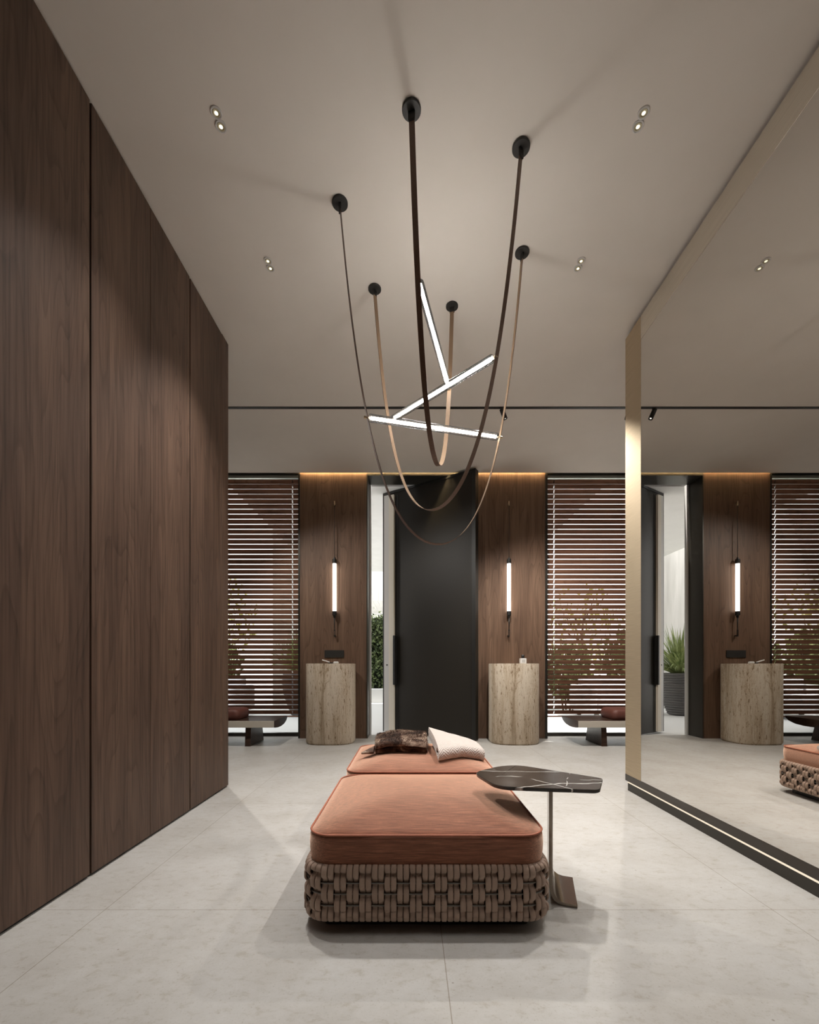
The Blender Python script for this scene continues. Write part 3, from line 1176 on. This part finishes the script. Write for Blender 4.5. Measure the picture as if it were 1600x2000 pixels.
def ottoman():
    t = thing('ottoman', '', 'ottoman', (0.060, 1.866, 0), 0, 'square woven ottomans with terracotta cushions')
    zt, zb = 0.230, 0.045
    rods = [0.174, 0.1375, 0.0985]
    f, total = perimeter(OW - 0.010, CR)
    pairs = 76
    pitch = total / pairs
    b = B()

    def env(z, rz, s):
        return s * math.exp(-((z - rz) / 0.0135) ** 2)

    for i in range(pairs):
        typ = i % 2
        for j in range(2):
            s = i * pitch + (j - 0.5) * pitch * 0.5 - 0.0
            p, n, tg = f(s)
            path = []
            # inner start, over the rim
            rimc, rr = Vector((-0.011, zt - 0.016)), 0.014
            path.append((-0.030, zt - 0.075))
            path.append((-0.027, zt - 0.03))
            for a in range(7):
                th = PI - a / 6 * PI * 0.92
                path.append((rimc.x + rr * math.cos(th) * 1.15, rimc.y + rr * math.sin(th)))
            m = 44
            for q in range(m + 1):
                z = (zt - 0.024) + (zb + 0.016 - (zt - 0.024)) * q / m
                sgn = 1.0 if typ == 1 else -1.0
                off = math.tanh(2.0 * sgn * math.cos(PI * (z - rods[0]) / 0.0377)) / 0.964
                if z < rods[2] - 0.019:
                    if typ == 1:
                        off = 0.9 if j == 1 else max(off, -0.25)
                    elif j == 0:
                        off = min(off, 0.45)
                path.append((0.0080 * off, z))
            if typ == 0 and j == 0:
                path[-1] = (0.0, zb + 0.017)
            for a in range(5):
                th = -a / 4 * PI * 0.9
                path.append((-0.010 + 0.014 * math.cos(th), zb + 0.012 + 0.012 * math.sin(th)))
            path.append((-0.026, zb + 0.05))
            w, h = pitch * 0.5 * 0.475, 0.0046
            rings = []
            for q, (u, z) in enumerate(path):
                u0, z0 = path[max(q - 1, 0)]
                u1, z1 = path[min(q + 1, len(path) - 1)]
                du, dz = u1 - u0, z1 - z0
                ln = math.hypot(du, dz) or 1
                # path direction in (n, z); its in-plane normal
                nu, nz = -dz / ln, du / ln
                c = p + n * u + Vector((0, 0, z))
                nv = n * nu + Vector((0, 0, nz))
                ring = []
                for k in range(8):
                    an = 2 * PI * (k + 0.5) / 8
                    ca, sa = math.cos(an), math.sin(an)
                    ex = 0.55
                    ring.append(c + tg * (w * math.copysign(abs(ca) ** ex, ca)) + nv * (h * math.copysign(abs(sa) ** 0.8, sa)))
                rings.append(ring)
            loft(b, rings)
    obj('woven_band', b, CORD, t, True)
    for rz in rods:
        b = B()
        g, tot = perimeter(OW - 0.010, CR)
        pts = [g(tot * k / 120)[0] + Vector((0, 0, rz)) for k in range(121)]
        tube(b, pts, 0.0030, 6, False)
        obj('frame_rod', b, ROD, t, True)
    b = B()
    loft(b, [rrect(OW - 0.07, OW - 0.07, 0.02, 4, 0.0), rrect(OW - 0.07, OW - 0.07, 0.02, 4, 0.07), rrect(OW - 0.055, OW - 0.055, 0.05, 4, 0.072), rrect(OW - 0.055, OW - 0.055, 0.05, 4, 0.205)])
    obj('base', b, BLACK, t)
    # cushion
    a0 = OW - 0.016
    zs = 0.330
    rings = []
    for da, z in ((0.050, 0.206), (0.030, 0.208), (0.014, 0.216), (0.005, 0.232), (0.001, 0.262), (0.0, 0.290), (0.002, 0.316), (0.006, 0.327)):
        rings.append(rrect(a0 - da, a0 - da, 0.085 - da * 0.3, 8, z))
    for q in range(1, 15):
        u = q / 14
        rad = 1 - u
        a = (a0 - 0.010) * (0.03 + 0.97 * rad)
        z = zs + 0.056 * (1 - rad ** 2.4) - 0.001
        rings.append(rrect(a, a, max(0.004, (0.078) * (0.03 + 0.97 * rad) * (1 + 0.9 * u)), 8, z))
    cu = obj('cushion', loft(B(), rings), LINEN, t, True, 70)
    b = B()
    pts = rrect(a0 - 0.0045, a0 - 0.0045, 0.083, 10, zs - 0.0005)
    pts.append(pts[0])
    tube(b, pts, 0.0036, 8, False)
    obj('piping', b, mk('cushion_piping', (0.40, 0.13, 0.07), 0.6), cu, True)
    return t


ot = ottoman()
ot['label'] = 'square terracotta ottoman in front, under the black marble table'
o2 = copy_tree(ot)
o2.location = (0.060, 2.742, 0)
o2['label'] = 'square terracotta ottoman behind, with two folded throws on it'

# ================================================================= SIDE TABLE
u = Vector((0.94, -0.34, 0)); v = Vector((0.28, 0.96, 0))
tb = thing('side_table', 'small side table with a black marble top over the front ottoman', 'side table', (0.592, 1.74, 0))
o0 = Vector((0.592, 1.74, 0))
poly = [(0.271, 1.823), (0.423, 1.952), (0.51, 1.947), (0.775, 1.722), (0.690, 1.557), (0.326, 1.605)]
b = B()
P2 = [Vector((x, y, 0)) - o0 for x, y in poly]


def rounded(pts, rs, seg=5, inset=0.0):
    out = []
    n = len(pts)
    for i in range(n):
        a, p, c = pts[i - 1], pts[i], pts[(i + 1) % n]
        r = rs[i]
        d0, d1 = (a - p).normalized(), (c - p).normalized()
        s, e = p + d0 * r, p + d1 * r
        for k in range(seg + 1):
            t = k / seg
            out.append((s * (1 - t) ** 2 + p * 2 * t * (1 - t) + e * t ** 2))
    cen = sum(out, Vector()) / len(out)
    return [q - (q - cen).normalized() * inset for q in out]


rs = [0.05, 0.06, 0.03, 0.02, 0.025, 0.06]
rings = []
for z, ins in ((0.440, 0.006), (0.4435, 0.001), (0.4525, 0.0), (0.455, 0.002)):
    rings.append([(q.x, q.y, z) for q in rounded(P2, rs, 5, ins)])
loft(b, rings)
obj('table_top', b, MARBLE, tb, True, 30)
# bent steel plate: stem then foot
b = B()
rings = []
path = [(0.0, 0.4395), (0.0, 0.07), (0.004, 0.045), (0.014, 0.026), (0.030, 0.015), (0.05, 0.0115), (0.088, 0.0112)]
th = 0.014
base0 = Vector((0.544, 1.633, 0)) - o0
WID = 0.225
for i, (q, z) in enumerate(path):
    q0, z0 = path[max(i - 1, 0)]
    q1, z1 = path[min(i + 1, len(path) - 1)]
    dq, dz = q1 - q0, z1 - z0
    ln = math.hypot(dq, dz)
    nq, nz = dz / ln, -dq / ln
    ring = []
    for ww, oo in ((0, 0), (WID, 0), (WID, th), (0, th)):
        ring.append(base0 + v * ww + u * (q + nq * oo) + Vector((0, 0, z + nz * oo)))
    rings.append(ring)
loft(b, rings)
obj('stand', b, TABLESTEEL, tb, True, 25)

# ================================================================= FOLDED THROWS


def folded(layers, thick, gap, depth, prof_n=14):
    """serpentine profile (y,z) of a sheet folded LAYERS times; depth along y"""
    pts = []
    pitch = thick + gap
    for k in range(layers):
        z = thick / 2 + k * pitch
        ys = [depth * i / prof_n for i in range(prof_n + 1)]
        if k % 2:
            ys = ys[::-1]
        pts += [(y, z) for y in ys]
        if k < layers - 1:
            ye = ys[-1]
            sg = 1 if k % 2 == 0 else -1
            for a in range(1, 6):
                th = -PI / 2 + PI * a / 6
                pts.append((ye + sg * pitch / 2 * math.cos(th) * 1.1, z + pitch / 2 + pitch / 2 * math.sin(th)))
    return pts


def crown(x, y):
    rad = min(1.0, max(abs(x - 0.060), abs(y - 2.742)) / 0.404)
    return 0.330 + 0.056 * (1 - rad ** 2.4)


def throw(name, prof, thick, quad, zfun, m, wob, label, nx=26):
    """quad: near-left, near-right, far-left, far-right (x,y) ; profile y=0 is the far side, y=depth the near side"""
    depth = max(y for y, z in prof)
    b = B()
    uvl = b.loops.layers.uv.new('UVMap')
    # two-sided sheet: offset profile
    n = len(prof)
    outer, inner = [], []
    for i, (y, z) in enumerate(prof):
        y0, z0 = prof[max(i - 1, 0)]
        y1, z1 = prof[min(i + 1, n - 1)]
        l = math.hypot(y1 - y0, z1 - z0) or 1
        ny, nz = -(z1 - z0) / l, (y1 - y0) / l
        outer.append((y + ny * thick / 2, z + nz * thick / 2))
        inner.append((y - ny * thick / 2, z - nz * thick / 2))
    loop = outer + inner[::-1]
    arc = [0.0]
    for i in range(1, len(loop)):
        arc.append(arc[-1] + math.hypot(loop[i][0] - loop[i - 1][0], loop[i][1] - loop[i - 1][1]))
    NL, NR, FL, FR = [Vector((*q, 0)) for q in quad]
    grid = []
    for k in range(nx + 1):
        t = k / nx
        col = []
        for (y, z) in loop:
            s = y / depth
            p = (FL * (1 - t) + FR * t) * (1 - s) + (NL * (1 - t) + NR * t) * s
            rnd = wob * (math.sin(9 * t + 5 * z * 40) * 0.5 + math.sin(23 * t + 7 * s + 1.3) * 0.35)
            edge = -0.012 * (abs(2 * t - 1) ** 8)
            zz = crown(p.x, p.y) - 0.382 + z * (1 + edge * 3) + zfun(t, s, z) + rnd * min(1, z * 25)
            col.append(b.verts.new((p.x + (math.sin(z * 90 + s * 3) * wob * 1.2), p.y + rnd * 0.8, zz)))
        grid.append(col)
    nl = len(loop)
    W_ = (NL - NR).length
    for k in range(nx):
        for i in range(nl):
            j = (i + 1) % nl
            fc = b.faces.new((grid[k][i], grid[k][j], grid[k + 1][j], grid[k + 1][i]))
            for lp, (kk, ii) in zip(fc.loops, ((k, i), (k, j), (k + 1, j), (k + 1, i))):
                lp[uvl].uv = (kk / nx * W_, arc[ii])
    for col in (grid[0], grid[-1]):
        m2 = n
        for i in range(m2 - 1):
            b.faces.new((col[i], col[i + 1], col[nl - 2 - i], col[nl - 1 - i]))
    cen = sum((Vector((*q, 0)) for q in quad), Vector()) / 4
    for vv in b.verts:
        vv.co.x -= cen.x
        vv.co.y -= cen.y
    o = obj(name, b, m, None, True, 60)
    o.location = (cen.x, cen.y, 0.387)
    o['label'] = label
    o['category'] = 'throw'
    return o


def spiral(thick, gap, depth, n=14):
    """a sheet folded round an inner layer: one big rounded fold on the near side"""
    p = thick + gap
    zl, zm, zh = thick / 2, thick / 2 + p, thick / 2 + 2 * p
    pts = [((depth - 0.045) * (1 - i / n), zm) for i in range(n + 1)]
    for a in range(1, 6):
        th = PI * a / 6
        pts.append((-p / 2 * math.sin(th) * 1.1, (zl + zm) / 2 + p / 2 * math.cos(th)))
    pts += [(depth * i / n, zl) for i in range(n + 1)]
    for a in range(1, 9):
        th = PI * a / 9
        pts.append((depth + p * math.sin(th), zm - p * math.cos(th)))
    pts += [(depth * (1 - i / n), zh) for i in range(n + 1)]
    return pts


pf = [(0.30 - y, z) for y, z in folded(3, 0.023, 0.006, 0.30)][::-1]
fb = throw('fur_throw', pf, 0.023, ((-0.205, 2.60), (0.108, 2.575), (-0.225, 2.93), (0.108, 2.95)),
           lambda t, s, z: (0.006 * math.sin(3.0 * t) if z > 0.02 else 0.0) - 0.020 * t * s * (z > 0.05), FUR, 0.0035,
           'brown patchwork fur throw folded on the rear ottoman')
# pile: short tufts growing out of the folded sheet
me = fb.data
nb_ = bmesh.new()
nb_.from_mesh(me)
nb_.faces.ensure_lookup_table()
rg = random.Random(21)
fl = list(nb_.faces)
for f in fl:
    if f.normal.z < -0.3:
        continue
    cnt = int(f.calc_area() / 0.000022 + rg.random())
    vs = [q.co.copy() for q in f.verts]
    nrm = f.normal.copy()
    for _ in range(min(cnt, 14)):
        a1, a2 = rg.random(), rg.random()
        p = vs[0].lerp(vs[1], a1).lerp(vs[3 % len(vs)].lerp(vs[2], a1), a2)
        dr = (nrm + Vector((rg.uniform(-.7, .7), rg.uniform(-.9, .5), rg.uniform(-.7, .3)))).normalized()
        sd = dr.cross(Vector((rg.uniform(-1, 1), rg.uniform(-1, 1), rg.uniform(-1, 1)))).normalized() * 0.0014
        tp = p + dr * rg.uniform(0.006, 0.013)
        tp.z = max(tp.z, p.z - 0.002)
        sd.z *= 0.3
        nb_.faces.new((nb_.verts.new(p - sd), nb_.verts.new(p + sd), nb_.verts.new(tp)))
nb_.to_mesh(me)
nb_.free()
# loose corner of the throw lying on the cushion
b = B()
rings = []
for k in range(9):
    q = k / 8
    c = Vector((-0.215 - 0.075 * q, 2.615 - 0.02 * q, 0.394 - 0.018 * q))
    wy, wz = 0.06 * (1 - q) + 0.006, 0.016 * (1 - q) + 0.006
    rings.append([(c.x - fb.location.x, c.y + wy * math.cos(a) - fb.location.y, c.z + wz * math.sin(a) - fb.location.z + 0.004) for a in [2 * PI * i / 12 for i in range(12)]])
obj('loose_corner', loft(b, rings), FUR, fb, True, 60)

pf = spiral(0.018, 0.008, 0.36)
kb = throw('knit_throw', pf, 0.018, ((0.165, 2.43), (0.446, 2.560), (0.125, 2.80), (0.442, 2.86)),
           lambda t, s, z: 0.045 * (1 - t) ** 1.8 * (1 - s) + 0.004 * (1 - t) * (s < 0.9) - 0.002 * t, KNIT, 0.002,
           'cream herringbone throw folded and leaning on the fur throw')

# ================================================================= OUTSIDE
struct(obj('terrace_floor', box(B(), -14, 14, WY + WT + 0.021, 30, -0.14, -0.012), mk('terrace_paving', (0.60, 0.595, 0.58), 0.7)), 'pale paved terrace outside the entrance')
struct(obj('porch_ceiling', box(B(), -2.4, 2.6, WY + WT + 0.06, 10.9, H - 0.02, H + 0.12), RENDERW), 'white porch soffit outside the entrance door')

bl = thing('building', 'pale boarded building across the terrace, seen through the door gap', 'building', (0, 14, 0))
b = B()
k = 0
xx = -3.0
while xx < 4.0:
    box(b, xx + 0.004, xx + 0.196, 0.0, 0.1, 3.07, 4.6)
    xx += 0.2
obj('cladding', b, PALEB, bl)
b = B()
xx = -3.0
while xx < 4.0:
    box(b, xx + 0.004, xx + 0.146, 0.11, 3.2, 3.07, 3.1)
    xx += 0.15
obj('soffit_boards', b, PALEB, bl)
obj('wall', box(B(), -3.0, 4.0, 3.2, 3.4, 0, 4.6), RENDERW, bl)

tag(obj('planter_wall', box(B(), -2.6, 7.5, 10.96, 11.12, -0.012, 0.345, 0.004, 1), mk('planter_stone', (0.50, 0.50, 0.49), 0.8)), 'low grey stone planter wall in front of the hedge', 'planter')
tag(obj('garden_wall', box(B(), -3.02, -2.2, 9.5, 9.7, -0.012, 4.3), PALEB), 'pale boarded garden screen behind the ribbed pot', 'garden wall')


def leaves(bm, n, pos, size, seed):
    rg = random.Random(seed)
    for _ in range(n):
        p = Vector(pos(rg))
        d = Vector((rg.uniform(-1, 1), rg.uniform(-1, 1), rg.uniform(-0.4, 1))).normalized()
        s = d.cross(Vector((rg.uniform(-1, 1), rg.uniform(-1, 1), rg.uniform(-1, 1)))).normalized()
        nn = d.cross(s)
        L_ = size * rg.uniform(0.7, 1.35)
        w_ = L_ * rg.uniform(0.28, 0.42)
        a = bm.verts.new(p); c = bm.verts.new(p + d * L_ - nn * L_ * 0.12)
        l = bm.verts.new(p + d * L_ * 0.45 + s * w_ + nn * L_ * 0.06); r = bm.verts.new(p + d * L_ * 0.45 - s * w_ + nn * L_ * 0.06)
        bm.faces.new((a, r, c)); bm.faces.new((a, c, l))


hd = thing('hedge', 'dark leafy hedge growing behind the low planter wall', 'hedge', (2.4, 11.5, 0))
b = B()
leaves(b, 9000, lambda g: (g.uniform(-4.95, 0.0), -0.30 + abs(g.gauss(0, 0.16)), 0.3 + 2.0 * g.random() ** 0.9 + g.gauss(0, 0.05)), 0.085, 3)
obj('foliage', b, LEAF, hd)
obj('dark_core', box(B(), -4.9, -0.05, -0.05, 0.3, 0.3, 2.2), mk('hedge_core', (0.012, 0.016, 0.008), 1.0), hd)  # solid dark box filling the hedge behind its leaves


def tree(x, y, h, r, seed, label, n=1500, m=LEAF2):
    t = thing('garden_tree', label, 'tree', (x, y, -0.012), 0, 'garden trees beyond the windows')
    tube_pts = [(0, 0, 0), (0.04, 0.02, h * 0.3), (-0.03, 0.0, h * 0.55), (0.02, 0, h * 0.8)]
    b = B()
    tube(b, tube_pts, [0.07, 0.055, 0.04, 0.02], 8)
    rg = random.Random(seed)
    for k in range(7):
        an = k * 0.9 + rg.random()
        z0 = h * (0.4 + 0.06 * k)
        tube(b, [(0, 0, z0), (math.cos(an) * r * 0.4, math.sin(an) * r * 0.4, z0 + 0.25), (math.cos(an) * r * 0.75, math.sin(an) * r * 0.75, z0 + 0.6)], [0.028, 0.018, 0.008], 6)
    obj('trunk', b, BARK, t, True)
    b = B()

    def pos(g):
        while True:
            q = Vector((g.uniform(-1, 1), g.uniform(-1, 1), g.uniform(-1, 1)))
            if 0.25 < q.length < 1 and math.sin(q.x * 7 + seed) + math.sin(q.y * 6) + math.sin(q.z * 8 + seed) > -0.6:
                return (q.x * r, q.y * r, h * 0.68 + q.z * h * 0.36)
    leaves(b, n, pos, 0.10, seed)
    obj('crown', b, m, t)
    return t


tree(-4.75, 10.6, 3.1, 0.95, 11, 'olive tree behind the left blind, nearest the screen', 800)
tree(-7.2, 10.6, 3.3, 1.0, 12, 'olive tree behind the left blind, at its far left', 800)
tree(4.6, 11.4, 3.0, 0.95, 13, 'olive tree behind the right blind, nearest the door', 700)
tree(7.6, 10.6, 3.2, 1.0, 14, 'olive tree behind the right blind, at its far right', 800)


def shrub(x, y, w, h, seed, label):
    t = thing('garden_shrub', label, 'shrub', (x, y, -0.012), 0, 'green shrubs behind the garden sofas')
    b = B()

    def pos(g):
        while True:
            q = Vector((g.uniform(-1, 1), g.uniform(-1, 1), g.uniform(-1, 1)))
            if q.length < 1:
                return (q.x * w, q.y * 0.42, h * 0.56 + q.z * h * 0.44)
    leaves(b, int(1500 * w * h), pos, 0.12, seed)
    obj('foliage', b, LEAF3, t)
    for k in range(4):
        an = k * 1.6
        st = tube(B(), [(0.1 * math.cos(an), 0.1 * math.sin(an), 0), (0.35 * w * math.cos(an), 0.2 * math.sin(an), h * 0.5), (0.55 * w * math.cos(an), 0.25 * math.sin(an), h * 0.85)], [0.02, 0.014, 0.006], 6)
        obj('stem', st, BARK, t, True)


shrub(-4.15, 9.1, 0.60, 1.55, 31, 'rounded shrub behind the left blind, nearest the pale screen')
shrub(-5.55, 9.2, 0.68, 1.8, 32, 'rounded shrub behind the left blind, farther left')
shrub(3.35, 9.1, 0.55, 1.45, 33, 'rounded shrub behind the right blind, nearest the door')
shrub(4.75, 9.2, 0.70, 1.7, 34, 'rounded shrub behind the right blind, farther right')


def lounge(x, y, w, label):
    t = thing('outdoor_sofa', label, 'sofa', (x, y, -0.012), 0, 'pale garden sofas beyond the windows')
    obj('seat', box(B(), -w / 2, w / 2, -0.4, 0.35, 0.10, 0.40, 0.06, 3), PALEFABRIC, t, True, 50)
    obj('backrest', box(B(), -w / 2, w / 2, 0.36, 0.55, 0.10, 0.74, 0.07, 3), PALEFABRIC, t, True, 50)
    for sx in (-1, 1):
        xa, xb = sorted((sx * w / 2, sx * (w / 2 + 0.16)))
        obj('armrest', box(B(), xa, xb, -0.4, 0.55, 0.10, 0.58, 0.05, 3), PALEFABRIC, t, True, 50)
    for sx in (-1, 1):
        for sy in (-0.33, 0.45):
            obj('leg', box(B(), sx * w / 2 - 0.03, sx * w / 2 + 0.03, sy - 0.03, sy + 0.03, 0.0, 0.1), DARKMETAL, t)
    return t


lounge(-3.75, 7.8, 1.2, 'pale garden sofa behind the left window')
lounge(3.75, 7.8, 1.0, 'pale garden sofa behind the right window')

# ribbed pot with a grassy plant, seen in the mirror
pp = thing('potted_plant', 'ribbed charcoal pot with a grassy plant, outside the door in the mirror', 'potted plant', (-2.02, 8.2, -0.012))
b = B()
prof = [(0.20, 0.0)]
nb = 17
for i in range(nb * 6 + 1):
    q = i / (nb * 6)
    z = 0.01 + 0.79 * q
    r = 0.22 + 0.16 * math.sin(min(1, q * 1.15) * PI * 0.52) - 0.02 * max(0, q - 0.8) / 0.2
    r += 0.018 * abs(math.sin(q * nb * PI))
    prof.append((r, z))
prof += [(0.33, 0.80), (0.32, 0.74)]
lathe(b, prof, 40)
obj('pot', b, POTM, pp, True, 50)
b = B()
lathe(b, [(0.325, 0.72), (0.32, 0.745), (0.1, 0.76), (0.01, 0.762)], 30)
obj('soil', b, mk('potting_soil', (0.04, 0.03, 0.022), 1.0), pp, True)
b = B()
rg = random.Random(5)
for k in range(280):
    an = rg.uniform(0, 2 * PI)
    lean = rg.uniform(0.08, 1.0) ** 0.8
    L_ = rg.uniform(0.65, 1.2)
    w_ = rg.uniform(0.014, 0.030)
    base = Vector((math.cos(an) * rg.uniform(0, 0.12), math.sin(an) * rg.uniform(0, 0.12), 0.75))
    out = Vector((math.cos(an), math.sin(an), 0))
    sd = Vector((-out.y, out.x, 0))
    prev = None
    for q in range(8):
        s = q / 7
        hgt = L_ * (s * math.cos(lean * 1.1) - 0.75 * lean * s ** 2.6 * 0.55)
        p = base + out * (L_ * s * math.sin(lean * 1.1) * 0.85) + Vector((0, 0, hgt))
        ww = w_ * (1 - s) ** 0.6 * min(1, 0.5 + s * 2)
        cur = (b.verts.new(p + sd * ww), b.verts.new(p + Vector((0, 0, -ww * 0.6))), b.verts.new(p - sd * ww))
        if prev:
            b.faces.new((prev[0], prev[1], cur[1], cur[0]))
            b.faces.new((prev[1], prev[2], cur[2], cur[1]))
        prev = cur
obj('leaves', b, GRASSY, pp, True)
